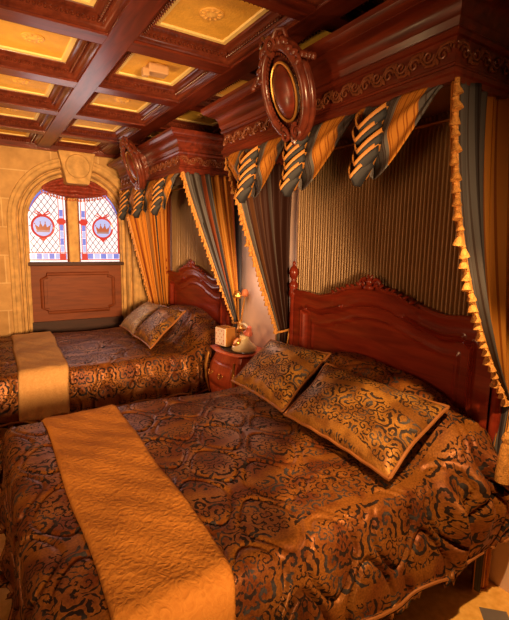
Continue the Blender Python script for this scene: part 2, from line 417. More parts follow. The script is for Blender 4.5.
# ---- ceiling: beams
BZ = 2.75; BX0, BP = .637, .72; RY0, RP = 2.45, .79
m = MB()
for k in range(-4, 3):
    x0 = BX0+BP*k; m.box(x0, x0+.135, YB, YE, BZ, 2.9)
m.box(XL, 2.4, YB, 6.0, 2.86, 3.0)
ceil = m.build('ceiling', 'mahogany', smooth=False); tag(ceil, kind='structure')
mod = ceil.modifiers.new('bevel', 'BEVEL'); mod.width = .004; mod.segments = 2
m = MB()
for k in range(-5, 4):
    y0 = RY0+RP*k; m.box(XL, 2.3, y0, y0+.125, BZ+.001, 2.88)
cb = m.build('cross_beams', 'mahogany_x', ceil, smooth=False)
m = MB(); m.box(XL, 2.2, YE-.045, YE, BZ-.03, BZ+.03); m.build('wall_moulding', 'mahogany_x', ceil, smooth=False)
# ---- coffers
OW, OD = BP-.135, RP-.125
def rect_sweep(mb, prof, w, d, z0=0):
    rows = []
    for sx, sy in ((-1, -1), (1, -1), (1, 1), (-1, 1)):
        rows.append([(sx*(w/2-o), sy*(d/2-o), z) for o, z in prof])
    rows.append(rows[0]); mb.quadgrid(rows)
def make_coffer():
    t = empty('ceiling_coffer')
    m = MB(); rect_sweep(m, [(-.002, BZ), (0, BZ+.012), (.012, BZ+.016), (.016, BZ+.026), (.026, BZ+.030), (.030, BZ+.036), (.055, BZ+.058), (.062, BZ+.064), (.075, BZ+.066), (.082, BZ+.075), (.082, BZ+.09)], OW, OD)
    # carved leaf course
    for sx, sy, ln, hw in ((0, 1, OW, OD/2), (0, -1, OW, OD/2), (1, 0, OD, OW/2), (-1, 0, OD, OW/2)):
        n = int((ln-.08)/.024)
        for i in range(n):
            s = -ln/2+.04+(i+.5)*(ln-.08)/n; q = hw-.043
            c = (s, sy*q, BZ+.046) if sy else (sx*q, s, BZ+.046)
            ax = Matrix.Rotation(-.7*sy, 3, 'X') if sy else Matrix.Rotation(.7*sx, 3, 'Y')
            m.blob(c, .010 if sy else .009, .009 if sy else .010, .022, 6, ax)
    m.build('carved_moulding', 'carved', t, angle=50)
    m = MB(); m.box(-OW/2+.05, OW/2-.05, -OD/2+.05, OD/2-.05, BZ+.086, BZ+.10)
    m.build('gold_panel', 'gold_panel', t, smooth=False)
    m = MB(); rect_sweep(m, [(.075, BZ+.087), (.085, BZ+.078), (.108, BZ+.078), (.114, BZ+.086), (.114, BZ+.088)], OW, OD); m.build('border_strip', 'cream', t)
    m = MB(); m.lathe([(.062, 0), (.06, -.006), (.05, -.008), (.03, -.008), (.018, -.014), (0, -.016)], (0, 0, BZ+.087), 20)
    for i in range(10):
        a = 2*PI*i/10; m.blob((.042*math.cos(a), .042*math.sin(a), BZ+.078), .013, .008, .005, 6, Matrix.Rotation(a, 3, 'Z'))
    m.build('rosette', 'rosette', t)
    return t
cof = make_coffer()
first = True
rown = ['sixth row from window wall', 'fifth row from window wall', 'fourth row from window wall', 'third row from window wall', 'second row from window wall', 'row touching window wall']
coln = {-1: 'left of the long beam', 0: 'right of the long beam', 1: 'above the canopies'}
for k in range(-2, 4):
    for c in (-1, 0, 1):
        if k == -2 and c == -1: continue      # wholly outside the photograph
        lab = 'gold ceiling coffer %s, %s' % (coln[c], rown[k+2])
        o = cof if first else cp(cof)
        if not first:
            for ch in cof.children: cp(ch, o)
        first = False
        o.location = (BX0+.135+BP*c+OW/2, RY0+.125+RP*(k)+OD/2, 0)
        tag(o, lab, 'ceiling panel', 'gold coffers between the ceiling beams')
# boxed fitting hanging in one coffer
t = empty('ceiling_fixture', (1.05, 2.88, BZ+.07))
m = MB(); m.box(-.06, .07, -.045, .045, -.045, .01); b = m.build('housing', 'white_plastic', t, smooth=False); md = b.modifiers.new('bevel', 'BEVEL'); md.width = .008; md.segments = 2
m = MB(); m.box(-.095, -.052, -.03, .015, -.07, -.02); b = m.build('sensor_head', 'white_plastic', t, smooth=False); md = b.modifiers.new('bevel', 'BEVEL'); md.width = .008; md.segments = 2
tag(t, 'small pale box-shaped fixture mounted in a gold ceiling coffer', 'ceiling fixture')

# ------------------------------------------------------------------ window
WY = 5.80
win = empty('window_1', (0, 0, 0)); tag(win, kind='structure')
RI = .545
def topz(x): 
    d = RI*RI-(x-AX)**2
    return ASP+math.sqrt(max(d, 0))
SILL = 1.465
def pane(x0, x1, name):
    m = MB(); n = 16; xs = [x0+(x1-x0)*i/n for i in range(n+1)]
    pts = [(x, WY+.012, topz(x)) for x in xs]
    for i in range(n):
        m.poly_prism([(xs[i], WY+.012, SILL), (xs[i+1], WY+.012, SILL), (xs[i+1], WY+.012, topz(xs[i+1])), (xs[i], WY+.012, topz(xs[i]))], (0, .006, 0))
    return m.build(name, 'glass_clear', win, smooth=False)
LP = (.51, .955); RPN = (1.080, 1.590)
for (x0, x1), side, cx in ((LP, 1, .685), (RPN, -1, 1.375)):
    p = pane(x0, x1, 'pane')
    # lattice of lead
    m = MB(); st = .085
    inner = lambda x, z: x0+.03 < x < x1-.02 and SILL+.11 < z < topz(x)-.05 and (x < x1-.10 if side > 0 else x > x0+.10)
    for sgn in (1, -1):
        for k in range(-30, 40):
            run = []
            for i in range(161):
                z = SILL+1.05*i/160; x = x0+k*st*.8+sgn*(z-SILL)*.72
                ok = inner(x, z) and math.hypot(x-cx, z-1.885) > .135
                if ok: run.append((x, WY+.006, z))
                if (not ok or i == 160) and len(run) > 1:
                    m.tube([run[0], run[-1]], .0042, 5); run = []
                elif not ok: run = []
    m.build('lead_lattice', 'lead', p)
    # border glass
    m = MB(); mr = MB(); mp_ = MB()
    y0 = WY+.003
    n = 6; xa, xb = x0+.015, x1-.015
    for i in range(n):
        a = xa+(xb-xa)*i/n; b_ = xa+(xb-xa)*(i+1)/n
        (m if i % 2 else mp_).box(a+.006, b_-.006, y0, y0+.006, SILL+.035, SILL+.10)
    mr.box(xa, xb, y0, y0+.006, SILL+.018, SILL+.030); mr.box(xa, xb, y0, y0+.006, SILL+.104, SILL+.114)
    vx0, vx1 = (x1-.085, x1-.045) if side > 0 else (x0+.045, x0+.085)
    for i in range(6):
        z0 = SILL+.12+i*.085; z1 = z0+.08
        if z1 > topz(vx0 if side < 0 else vx1)-.04: break
        (m if i % 2 else mp_).box(vx0, vx1, y0, y0+.006, z0, z1)
    mr.box(vx0-.012, vx0-.003, y0, y0+.006, SILL+.1, topz(vx0)-.08); mr.box(vx1+.003, vx1+.012, y0, y0+.006, SILL+.1, topz(vx0)-.08)
    vc = (vx0+vx1)/2
    mr.poly_prism([(vc+.052*math.cos(a), y0-.003, 1.95+.042*math.sin(a)) for a in [PI/8+i*PI/4 for i in range(8)]], (0, .008, 0))
    mr.box(vc-.035, vc+.035, y0-.003, y0+.006, SILL+.02, SILL+.10)
    # outer edge strip
    ox0, ox1 = (x0+.008, x0+.022) if side > 0 else (x1-.032, x1-.012)
    mr.box(ox0, ox1, y0, y0+.006, SILL+.1, topz((ox0+ox1)/2)-.03)
    # curved blue head
    pts = [(x, y0+.003, min(topz(x)-.045, 2.30)) for x in [x0+.03+(x1-x0-.06)*i/14 for i in range(15)]]
    m.tube(pts, .014, 6); mr.tube([(a, b_, c-.024) for a, b_, c in pts], .006, 5)
    m.build('blue_glass', 'glass_blue', p, smooth=False); mp_.build('pale_blue_glass', 'glass_pale_blue', p, smooth=False); mr.build('red_glass', 'glass_red', p, smooth=False)
    # crown roundel
    m = MB(); cz = 1.885
    ring = [(cx+.118*math.cos(a), y0, cz+.125*math.sin(a)) for a in [2*PI*i/36 for i in range(36)]]
    m.tube(ring, .013, 6, close=True)
    for sg in (-1, 1):
        m.tube([(cx, y0, cz+.13), (cx+sg*.03, y0, cz+.155), (cx+sg*.065, y0, cz+.18), (cx+sg*.085, y0, cz+.16), (cx+sg*.05, y0, cz+.14), (cx, y0, cz+.13)], .008, 5)
    m.poly_prism([(cx-.045, y0-.004, cz-.125), (cx+.045, y0-.004, cz-.125), (cx, y0-.004, cz-.18)], (0, .008, 0))
    m.build('roundel_ring', 'glass_red', p)
    m = MB(); m.poly_prism([(cx+.11*math.cos(a), y0+.002, cz+.117*math.sin(a)) for a in [2*PI*i/32 for i in range(32)]], (0, .004, 0))
    m.build('roundel_disc', 'glass_pale_blue', p, smooth=False)
    m = MB(); zb = cz-.055
    cr = [(cx-.07, zb), (cx+.07, zb), (cx+.088, zb+.08), (cx+.045, zb+.045), (cx+.027, zb+.10), (cx, zb+.05), (cx-.027, zb+.10), (cx-.045, zb+.045), (cx-.088, zb+.08)]
    m.poly_prism([(a, y0-.004, b_) for a, b_ in cr], (0, .006, 0))
    for a, b_ in ((cx-.088, zb+.085), (cx-.027, zb+.105), (cx+.027, zb+.105), (cx+.088, zb+.085)): m.blob((a, y0-.002, b_), .008, .004, .008, 6)
    m.build('crown', 'glass_amber', p, smooth=False)
    m = MB(); m.box(cx-.072, cx+.072, y0-.007, y0-.003, zb-.012, zb+.012); m.build('crown_band', 'lead', p, smooth=False)
    m = MB()   # wooden sash round the pane
    m.tube([(x0+.004, WY, SILL)]+[(x0+.004+(x1-x0-.008)*i/14, WY, topz(x0+.004+(x1-x0-.008)*i/14)-.012) for i in range(15)]+[(x1-.004, WY, SILL)], .012, 6)
    m.build('sash', 'panel', p)
m = MB(); m.box(.958, 1.078, WY-.05, WY+.06, SILL-.02, 2.44); mu = m.build('mullion', 'gold_panel', win, smooth=False)
mu.data.materials[0] = M['arch']; md = mu.modifiers.new('bevel', 'BEVEL'); md.width = .02; md.segments = 3
m = MB(); m.box(.49, 1.61, WY-.09, WY+.08, SILL-.045, SILL); b = m.build('window_sill', 'panel_dark', win, smooth=False); md = b.modifiers.new('bevel', 'BEVEL'); md.width = .01; md.segments = 2
# sky board outside the glass: glowing sheet added for the pale outdoor light
m = MB(); m.box(.2, 1.9, 6.05, 6.06, 1.2, 2.7)
M['outside'] = simple('outside_glow', (.8, .85, 1), .9, emit=(.80, .86, 1.0), estr=1.0)
tag(m.build('sky_board', 'outside', smooth=False), kind='structure')
# wainscot under the sill
pn = MB(); pn.box(.49, 1.61, WY-.03, WY+.10, .0, SILL-.045)
wp = pn.build('wainscot_panel', 'panel', smooth=False); wp.name = 'trim_2'; tag(wp, kind='structure')
def notched(x0, x1, z0, z1, c):
    return [(x0+c, z0), (x1-c, z0), (x1-c, z0+c*.6), (x1, z0+c), (x1, z1-c), (x1-c, z1-c*.6), (x1-c, z1), (x0+c, z1), (x0+c, z1-c*.6), (x0, z1-c), (x0, z0+c), (x0+c, z0+c*.6)]
m = MB(); pp = [(x, WY-.03, z) for x, z in notched(.635, 1.475, .85, 1.32, .06)]
m.tube(pp, .022, 8, close=True); m.build('panel_moulding', 'panel', wp)
m = MB(); m.poly_prism([(x, WY-.042, z) for x, z in notched(.69, 1.42, .90, 1.27, .05)], (0, .02, 0)); m.build('raised_field', 'panel', wp, smooth=False)
m = MB(); m.box(.49, 1.61, WY-.06, WY-.02, 0, .745); m.build('base_board', 'panel_dark', wp, smooth=False)
# little fringed red swag in the head of the arch
t = empty('window_swag', (AX, WY-.08, 2.2)); 
m = MB(); P = []; U = []
for i in range(49):
    u = i/48; x = -.37+.74*u; row = []; ur = []
    zt = min(topz(AX+x*.98), 2.46)-2.2
    zb = zt-.03-.20*math.cos((u-.5)*PI)**.8-.02*abs(math.sin(u*2*PI))
    for j in range(25):
        v = j/24; z = zt+(zb-zt)*v
        sag = math.sin(v*PI*5+.8*math.cos((u-.5)*2*PI))
        row.append((x, -.03-.03*sag*math.cos((u-.5)*PI)-.02*math.sin(u*40)*(.3), z)); ur.append((u, v))
    P.append(row); U.append(ur)
m.quadgrid(P, U); b = m.build('swag_cloth', 'red_swag', t); b.modifiers.new('solid', 'SOLIDIFY').thickness = .004
m = MB()
for i in range(0, 49, 2):
    p = P[i][-1]; m.lathe([(0, .0), (.008, -.004), (.004, -.012), (.011, -.024), (.011, -.034), (0, -.038)], p, 6)
m.build('fringe', 'rust_cord', t)
tag(t, 'dark red fringed swag gathered under the keystone of the stone window arch', 'swag')

# ------------------------------------------------------------------ beds
BED_TOP = .70
FX, HX = .06, 2.035      # foot edge, head edge
def cover_surface(y0, y1, A, B, fold=1.0):
    """A: length parameter measured from the foot edge (negative hangs down), B: width parameter from the near edge y0"""
    W = y1-y0; R = .058
    def drop(d):                    # d: distance past the edge start; returns (horizontal, down)
        d = np.maximum(d, 0); q = R*PI/2
        h = np.where(d < q, R*np.sin(np.minimum(d, q)/R), R); dn = np.where(d < q, R*(1-np.cos(np.minimum(d, q)/R)), R+(d-q))
        return h, dn
    a = A; b = B
    ha, da = drop(-(a-R)); hn, dn_ = drop(-(b-R)); hf, df = drop(b-(W-R))
    x = FX+np.maximum(a, R)-ha; y = y0+np.clip(b, R, W-R)-hn+hf
    yc = (y0+y1)/2
    def sm(t): t = np.clip(t, 0, 1); return t*t*(3-2*t)
    hump = .335*sm((x-1.60)/.34)*np.cos(np.clip((y-yc+.03)/1.06, -1, 1)*PI/2)**.85
    crown = .028*np.sin(np.clip((y-y0)/W, 0, 1)*PI)*np.sin(np.clip((x-FX)/1.9, 0, 1)*PI)
    z = BED_TOP-.02+hump+crown+.006*np.sin(x*7+y*3)+.005*np.sin(y*11-x*4)
    dd = (da**3+dn_**3+df**3)**(1/3)
    z = z-dd
    k = np.clip((dd-.05)/.35, 0, 1)
    fl = k*(.075+.035*np.clip((A-.9)/1.0, 0, 1)+.012*np.sin(A*17+1.0)+.003*np.sin(A*41)*(1-k*.5))*fold
    bulge = .065*sm((x-1.58)/.10)*sm((2.06-x)/.05)*np.clip(dn_/.10, 0, 1)*np.clip((.42-dn_)/.2, 0, 1)*(1+.6*np.sin(A*44))
    near = (hn > 0); far = (hf > 0); foot = (ha > 0)
    y = y-np.where(near, fl+bulge, 0)+np.where(far, fl+bulge*.5, 0)
    flx = k*(.04+.02*np.sin(B*15))*fold
    x = x-np.where(foot, flx, 0)
    z = np.maximum(z, .325+.012*np.sin(A*18.5))
    x = x+np.where(near, (.075 if y0 < 2 else -.06)*k*sm((A-1.55)/.4), 0)
    P = np.stack([x, y, z], -1)
    return P
def grid_normals(P):
    du = np.gradient(P, axis=0); dv = np.gradient(P, axis=1); n = np.cross(du, dv)
    n /= (np.linalg.norm(n, axis=-1, keepdims=True)+1e-12); return n
def quilt_h(A, B):
    f = np.cos(2*PI*A/.32)+np.cos(2*PI*(B+.06)/.46)
    g = np.abs(np.abs(f)-.42)
    return .013*(1-np.exp(-(g/.11)**2))-.013
def make_cover(y0, y1, step, label):
    W = y1-y0; na = int((HX-FX+.44)/step); nb = int((W+.88)/step)
    a = np.linspace(-.44, HX-FX, na); b = np.linspace(-.44, W+.44, nb)
    A, B = np.meshgrid(a, b, indexing='ij')
    P = cover_surface(y0, y1, A, B); n = grid_normals(P)
    up = np.where(n[..., 2:3] < -0.05, -1, 1) if n[na//2, nb//2, 2] > 0 else -1
    if n[na//2, nb//2, 2] < 0: n = -n
    side = np.clip(np.maximum(np.maximum(-B, B-W), -A)/.06+.3, .3, 1.0)
    h = quilt_h(A, B)*(.15+2.3*side)
    P = P+n*h[..., None]
    m = MB(); m.quadgrid(P.tolist(), np.stack([A, B], -1).tolist())
    o = m.build('bedspread', 'cover', smooth=True, angle=180)
    # piping along the hem
    md = o.modifiers.new('solid', 'SOLIDIFY'); md.thickness = .012; md.offset = -1
    e = MB(); e.tube([p for p in P[::3, 0].tolist()], .007, 6); e.tube([p for p in P[0, ::3].tolist()], .007, 6); e.tube([p for p in P[::3, -1].tolist()], .007, 6)
    e.build('hem_piping', 'piping', o)
    tag(o, label, 'bedspread', 'damask bedspreads')
    return o
def make_throw(y0, y1, xa, xb, skew, step, label, dropn, dropf, mat='throw'):
    """xa..xb at the far edge; skewed towards the foot at the near side"""
    W = y1-y0; nb = int((W+dropn+dropf)/step); nw = int((xb-xa)/step)+2
    b = np.linspace(-dropn, W+dropf, nb); wv = np.linspace(0, 1, nw)
    Wv, B = np.meshgrid(wv, b, indexing='ij')
    t = np.clip(1-B/W, 0, 1.2)
    A = xa-FX+(xb-xa)*Wv+t*(skew[0]*(1-Wv)+skew[1]*Wv)+.006*np.sin(B*6)
    P = cover_surface(y0, y1, A, B); n = grid_normals(P)
    if n[nw//2, nb//2, 2] < 0: n = -n
    hgt = .020+.003*np.sin(A*37+B*9)*np.sin(B*23)+.007*np.clip(-B/.1, 0, 1)*np.sin(A*58+np.sin(B*9))
    hgt = hgt-.012*np.clip(1-Wv/.04, 0, 1)-.012*np.clip(1-(1-Wv)/.04, 0, 1)
    P = P+n*hgt[..., None]
    m = MB(); m.quadgrid(P.tolist(), np.stack([A, B], -1).tolist()); o = m.build('bed_throw', mat, angle=180)
    md = o.modifiers.new('solid', 'SOLIDIFY'); md.thickness = .010; md.offset = -1
    tag(o, label, 'bed throw', 'gold throws across the beds'); return o

def hb_top(d):      # headboard silhouette, d in -1..1 across
    s = abs(d)
    z = 1.370
    if s < .62:
        q = s/.62; z += .105*(.5+.5*math.cos(q*PI))**.9
    if s > .9: z += .0
    z -= .012*math.exp(-((s-.66)/.10)**2)
    return z
def make_bed(y0, y1, label, which):
    bed = empty('canopy_bed', (1.03, (y0+y1)/2, 0)); ox, oy = 1.03, (y0+y1)/2
    def loc(m):
        m.v = [(a-ox, b-oy, c) for a, b, c in m.v]; return m
    yc = (y0+y1)/2; HW = .78; X = 2.05
    # headboard as a carved heightfield
    ny, nz = 170, 84; P = []
    for i in range(ny+1):
        d = -1+2*i/ny; y = yc+d*HW; zt = hb_top(d); row = []
        pz = hb_top(d)-.115-.02*(1 if abs(d) > .80 else 0)
        for j in range(nz+1):
            z = .35+(zt-.35)*j/nz
            sd = min((1-abs(d))*HW-.10, pz-z)
            h = .0
            if sd > 0: h = -.028
            if -.012 < sd < .030: h += .034*math.cos((sd-.009)/.021*PI/2)
            if .085 < sd < .11: h += .010*math.sin((sd-.085)/.025*PI)
            if zt-z < .035: h += .010*math.sin((zt-z)/.035*PI)
            if .05 < zt-z < .062: h -= .004
            row.append((X-h, y, z))
        P.append(row)
    m = MB(); m.quadgrid(P)
    m.quadgrid([[P[i][0] if False else (X+.045, P[i][0][1], .35), (X+.045, P[i][-1][1], P[i][-1][2]), P[i][-1]] for i in range(ny+1)])
    hb = loc(m).build('headboard', 'headboard', bed, angle=60)
    # carved crest: leaves and scrolls on top of the board
    m = MB(); e1, e2 = (0, 1, 0), (0, 0, 1)
    for sg in (-1, 1):
        m.tube(spiral((X-.02, yc+sg*.055, 1.478), .034, 1.4, (0, sg, 0), e2, 22, PI*.9, -1), [.012*(1-.6*i/21) for i in range(22)], 7)
        m.tube([(X-.022, yc+sg*(.06+.30*t), hb_top((.06+.30*t)/HW)-.012-.006*math.sin(t*9)) for t in [i/14 for i in range(15)]], [.016*(1-.75*i/14) for i in range(15)], 7)
        for q in range(7):
            yy = .05+.045*q; m.blob((X-.026, yc+sg*yy, hb_top(yy/HW)-.002+.008*(q % 2)), .012, .022, .011, 8, Matrix.Rotation(sg*.5, 3, 'X'))
        for q in range(3):
            m.blob((X-.02, yc+sg*(.012+.02*q), 1.515-.013*q), .010, .010, .024, 8, Matrix.Rotation(-sg*(.3+.35*q), 3, 'X'))
    m.blob((X-.025, yc, 1.49), .018, .022, .032, 10)
    m.blob((X-.03, yc, 1.455), .02, .045, .02, 10)
    loc(m).build('crest', 'headboard', hb)
    for sg in (-1, 1):
        m = MB(); py = yc+sg*(HW+.032)
        m.lathe([(.034, 0), (.034, .10), (.028, .12), (.033, .14), (.03, .2), (.026, .9), (.024, 1.30), (.033, 1.32), (.036, 1.345), (.030, 1.37), (.036, 1.39), (.036, 1.41), (.022, 1.43), (.018, 1.445), (.030, 1.465), (.037, 1.495), (.033, 1.525), (.018, 1.545), (.010, 1.555), (.014, 1.57), (.008, 1.585), (0, 1.59)], (X+.015, py, 0), 18)
        loc(m).build('post', 'headboard', bed, angle=50)
    m = MB()
    for sg in (y0+.10, y1-.13): m.box(FX+.10, 2.03, sg, sg+.03, .20, .36)
    m.box(FX+.08, FX+.11, y0+.10, y1-.10, .20, .36)
    loc(m).build('side_rail', 'panel_dark', bed, smooth=False)
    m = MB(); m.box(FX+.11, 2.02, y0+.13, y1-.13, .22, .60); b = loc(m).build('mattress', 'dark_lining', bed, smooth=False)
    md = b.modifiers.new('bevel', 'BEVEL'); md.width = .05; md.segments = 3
    for sx in (FX+.16, 1.1, 1.92):
        for sy in (y0+.14, y1-.14):
            m = MB(); m.lathe([(.02, 0), (.03, .02), (.022, .06), (.034, .12), (.038, .21)], (sx, sy, 0), 12)
            loc(m).build('leg', 'panel_dark', bed)
    tag(bed, label, 'bed', 'canopy beds against the headboard wall')
    return bed
N0, N1 = 1.055, 2.705
F0, F1 = 3.715, 5.365
make_bed(N0, N1, 'nearer bed with carved red mahogany headboard, in the foreground', 'n')
make_bed(F0, F1, 'farther bed with carved red headboard, beside the stained glass window', 'f')
make_cover(N0, N1, .009, 'brown and gold scroll damask bedspread on the nearer bed')
make_cover(F0, F1, .014, 'gold quilted damask bedspread on the farther bed by the window')
make_throw(N0, N1, .255, .675, (-.01, -.06), .011, 'orange gold quilted throw across the foot of the nearer bed', .42, .36)
make_throw(F0, F1, .255, .655, (-.05, -.08), .014, 'pale gold quilted throw across the farther bed near the window', .40, .3, 'throw_pale')

# ------------------------------------------------------------------ pillows
def pillow(name, bl, br, tr, tl, T, label, mat='sham', grp='damask pillows on the beds'):
    bl, br, tr, tl = [Vector(p) for p in (bl, br, tr, tl)]
    c = (bl+br+tr+tl)/4
    ex = ((br-bl)+(tr-tl)).normalized(); ey = ((tl-bl)+(tr-br)).normalized(); nz = ex.cross(ey).normalized()
    if nz.z < 0: nz = -nz
    n = 40; wlen = (br-bl).length; hlen = (tl-bl).length
    t = empty(name, c)
    top, bot, UV = [], [], []
    for i in range(n+1):
        rt, rb, ru = [], [], []
        for j in range(n+1):
            u = i/n; v = j/n
            a = 2*u-1; b = 2*v-1
            # edges drawn in between the ears
            pu = .5+.5*a*(1-.05*(1-b*b)); pv = .5+.5*b*(1-.06*(1-a*a))
            p = bl.lerp(br, pu).lerp(tl.lerp(tr, pu), pv)
            h = T*((1-abs(a)**2.6)*(1-abs(b)**2.6))**.55
            h *= 1+.05*math.sin(a*5+b*3)
            wr = .004*math.sin(a*16+b*5)*(abs(a)**2+abs(b)**2)*(1-a*a*b*b)
            rt.append(p+nz*(h+wr)-c); rb.append(p-nz*(h*.55)-c); ru.append((u*wlen+.11, v*hlen+.05))
        top.append(rt); bot.append(rb); UV.append(ru)
    m = MB(); m.quadgrid(top, UV); m.quadgrid(bot, UV); m.build('cushion', mat, t, angle=180, weld=False)
    ring = [top[i][0] for i in range(n)]+[top[n][j] for j in range(n)]+[top[i][n] for i in range(n, 0, -1)]+[top[0][j] for j in range(n, 0, -1)]
    m = MB(); m.tube(ring, .009, 7, close=True); m.build('piping', 'piping', t)
    tag(t, label, 'pillow', grp); return t
g = 'damask pillows on the beds'
pillow('pillow', (1.43, 1.93, .755), (1.475, 2.607, .745), (1.80, 2.60, 1.01), (1.874, 2.04, 1.02), .085, 'damask pillow leaning left of the other on the nearer bed, beside the nightstand')
pillow('pillow', (1.39, 1.125, .745), (1.42, 1.90, .755), (1.78, 1.965, .985), (1.885, 1.20, .94), .085, 'larger copper-edged damask pillow in the foreground, right one on the nearer bed')
pillow('pillow', (1.30, 3.83, .745), (1.33, 4.46, .745), (1.69, 4.50, 1.03), (1.70, 3.95, 1.05), .08, 'gold damask pillow on the farther bed, nearer the nightstand')
pillow('pillow', (1.34, 4.50, .745), (1.36, 5.08, .745), (1.72, 5.14, 1.00), (1.72, 4.58, 1.02), .075, 'greyer pillow on the farther bed, nearer the stained glass window', 'sham_grey')

# ------------------------------------------------------------------ canopies
CF = 1.49
PROF = [(-.035, 2.30), (0, 2.30), (0, 2.322), (.008, 2.328), (.008, 2.345), (.0, 2.352), (0, 2.362), (-.004, 2.366), (-.004, 2.452), (.006, 2.456), (.014, 2.466), (.014, 2.474), (.008, 2.480), (.014, 2.492), (.02, 2.504), (.02, 2.510), (.022, 2.520), (.028, 2.540), (.040, 2.556), (.060, 2.568), (.082, 2.574), (.082, 2.580), (.094, 2.584), (.106, 2.592), (.114, 2.604), (.116, 2.618), (.116, 2.626), (-.03, 2.626), (-.035, 2.30)]
def make_canopy(y0, y1, label):
    c = empty('bed_canopy', (CF, (y0+y1)/2, 2.3)); oy = (y0+y1)/2
    def loc(m):
        m.v = [(a-CF, b-oy, z-2.3) for a, b, z in m.v]; return m
    m = MB(); rows = []
    for (px, py, dx, dy) in ((WALLX-.002, y0, 0, -1), (CF, y0, -1, -1), (CF, y1, -1, 1), (WALLX-.002, y1, 0, 1)):
        rows.append([(px+dx*o, py+dy*o, z) for o, z in PROF])
    m.quadgrid(rows); loc(m).build('cornice', 'mahogany', c, angle=25)
    m = MB(); m.box(CF+.03, WALLX-.003, y0+.03, y1-.03, 2.56, 2.60); loc(m).build('tester_board', 'panel_dark', c, smooth=False)
    # carved frieze: running acanthus scrolls
    m = MB()
    def run(p0, p1, out):
        p0 = Vector(p0); p1 = Vector(p1); d = (p1-p0); ln = d.length; d.normalize(); n = max(2, int(ln/.062)); o = Vector(out)*.004
        for i in range(n):
            cc = p0+d*((i+.5)*ln/n)+Vector((0, 0, 2.409))+o; s = 1 if i % 2 else -1
            m.tube(spiral(cc+Vector((0, 0, .006*s)), .026, 1.3, d, (0, 0, s), 16, PI, 1), [.0055*(1-.4*k/15) for k in range(16)], 5)
            m.tube([cc-d*.045+Vector((0, 0, -.022*s)), cc-d*.02+Vector((0, 0, -.03*s)), cc+d*.01+Vector((0, 0, -.026*s)), cc+d*.04+Vector((0, 0, .012*s))], [.004, .006, .006, .003], 5)
            for q in (-1, 0, 1):
                m.blob(cc+d*(.032+.006*q)+Vector((0, 0, s*(.016+.006*abs(q))-.0*q)), .006, .006, .012, 6)
                m.blob(cc+d*(-.03+.012*q)+Vector((0, 0, -s*(.018)+.010*q)), .005, .005, .009, 6)
    run((CF+.004, y0+.02, 0), (CF+.004, y1-.02, 0), (-1, 0, 0)); run((CF+.02, y0+.004, 0), (WALLX-.02, y0+.004, 0), (0, -1, 0))
    run((CF+.02, y1-.004, 0), (WALLX-.02, y1-.004, 0), (0, 1, 0))
    loc(m).build('carved_frieze', 'scroll', c)
    # bead strip under the frieze
    # oval crest, leaning forward
    cy = oy-.04; cx0 = CF-.145; cz = 2.455
    tilt = Matrix.Rotation(math.radians(-19), 3, 'Y')
    def T(a, b, d=0):            # a across (y), b up, d out of the face
        v = tilt @ Vector((-d, a, b)); return Vector((cx0, cy, cz))+v
    def ell(ra, rb, d, n=48): return [T(ra*math.cos(2*PI*i/n), rb*math.sin(2*PI*i/n), d) for i in range(n)]
    m = MB(); m.tube(ell(.150, .205, 0), .024, 10, close=True); m.tube(ell(.172, .228, -.022), .016, 8, close=True)
    # oval dish
    rows = []
    for r, d in ((1.12, -.05), (1.0, -.03), (.8, -.02), (.55, -.012), (.3, -.008), (.02, -.006)): rows.append(ell(.150*r, .205*r, d))
    m.quadgrid(rows, closev=True)
    m.quadgrid([ell(.168, .223, -.05), ell(.15, .2, -.06), ell(.002, .002, -.06)], closev=True)
    # bracket tying the crest to the cornice
    rows2 = []
    for b_ in (-.16, -.05, .06, .14):
        rows2.append([T(-.06, b_, -.05), T(.06, b_, -.05), T(.06, b_, -.15 if b_ < .1 else -.10), T(-.06, b_, -.15 if b_ < .1 else -.10)])
    m.quadgrid(rows2, closev=True)
    crest = loc(m).build('crest', 'carved', c, angle=50)
    m = MB(); m.quadgrid([ell(.080*r, .125*r, d) for r, d in ((1.05, -.02), (1.0, 0), (.88, .012), (.6, .022), (.3, .027), (.02, .028))], closev=True)
    loc(m).build('cabochon', 'mahogany', crest)
    m = MB(); m.tube(ell(.090, .134, .004), .007, 8, close=True); loc(m).build('highlight_ring', 'gilt', crest)  # gold ring added to carry the highlight around the cabochon
    m = MB()
    for i in range(44):
        a = 2*PI*i/44; m.blob(T(.122*math.cos(a), .172*math.sin(a), .006), .008, .008, .008, 6)
    loc(m).build('beading', 'carved', crest)
    m = MB(); Y_, Z_ = tilt @ Vector((0, 1, 0)), tilt @ Vector((0, 0, 1))
    def sp(a, b, r, turns, start, dr, w, d=.02): m.tube(spiral(T(a, b, d), r, turns, Y_, Z_, 28, start, dr), [w*(1-.55*k/27) for k in range(28)], 8)
    sp(0, .215, .042, 1.7, -PI/2, 1, .013); low = MB(); mtop = m; m = low; sp(-.05, -.195, .038, 1.6, PI/2, -1, .012); sp(.05, -.195, .032, 1.5, PI/2, 1, .011); m = mtop
    sp(.14, .10, .03, 1.3, 0, 1, .010, .01); sp(-.14, .10, .03, 1.3, PI, -1, .010, .01)
    for q in range(5): low.blob(T(0, -.235+.006*q, .012), .012, .014-.001*q, .022, 8, tilt)
    loc(low).build('lower_scroll', 'carved', crest); m = mtop
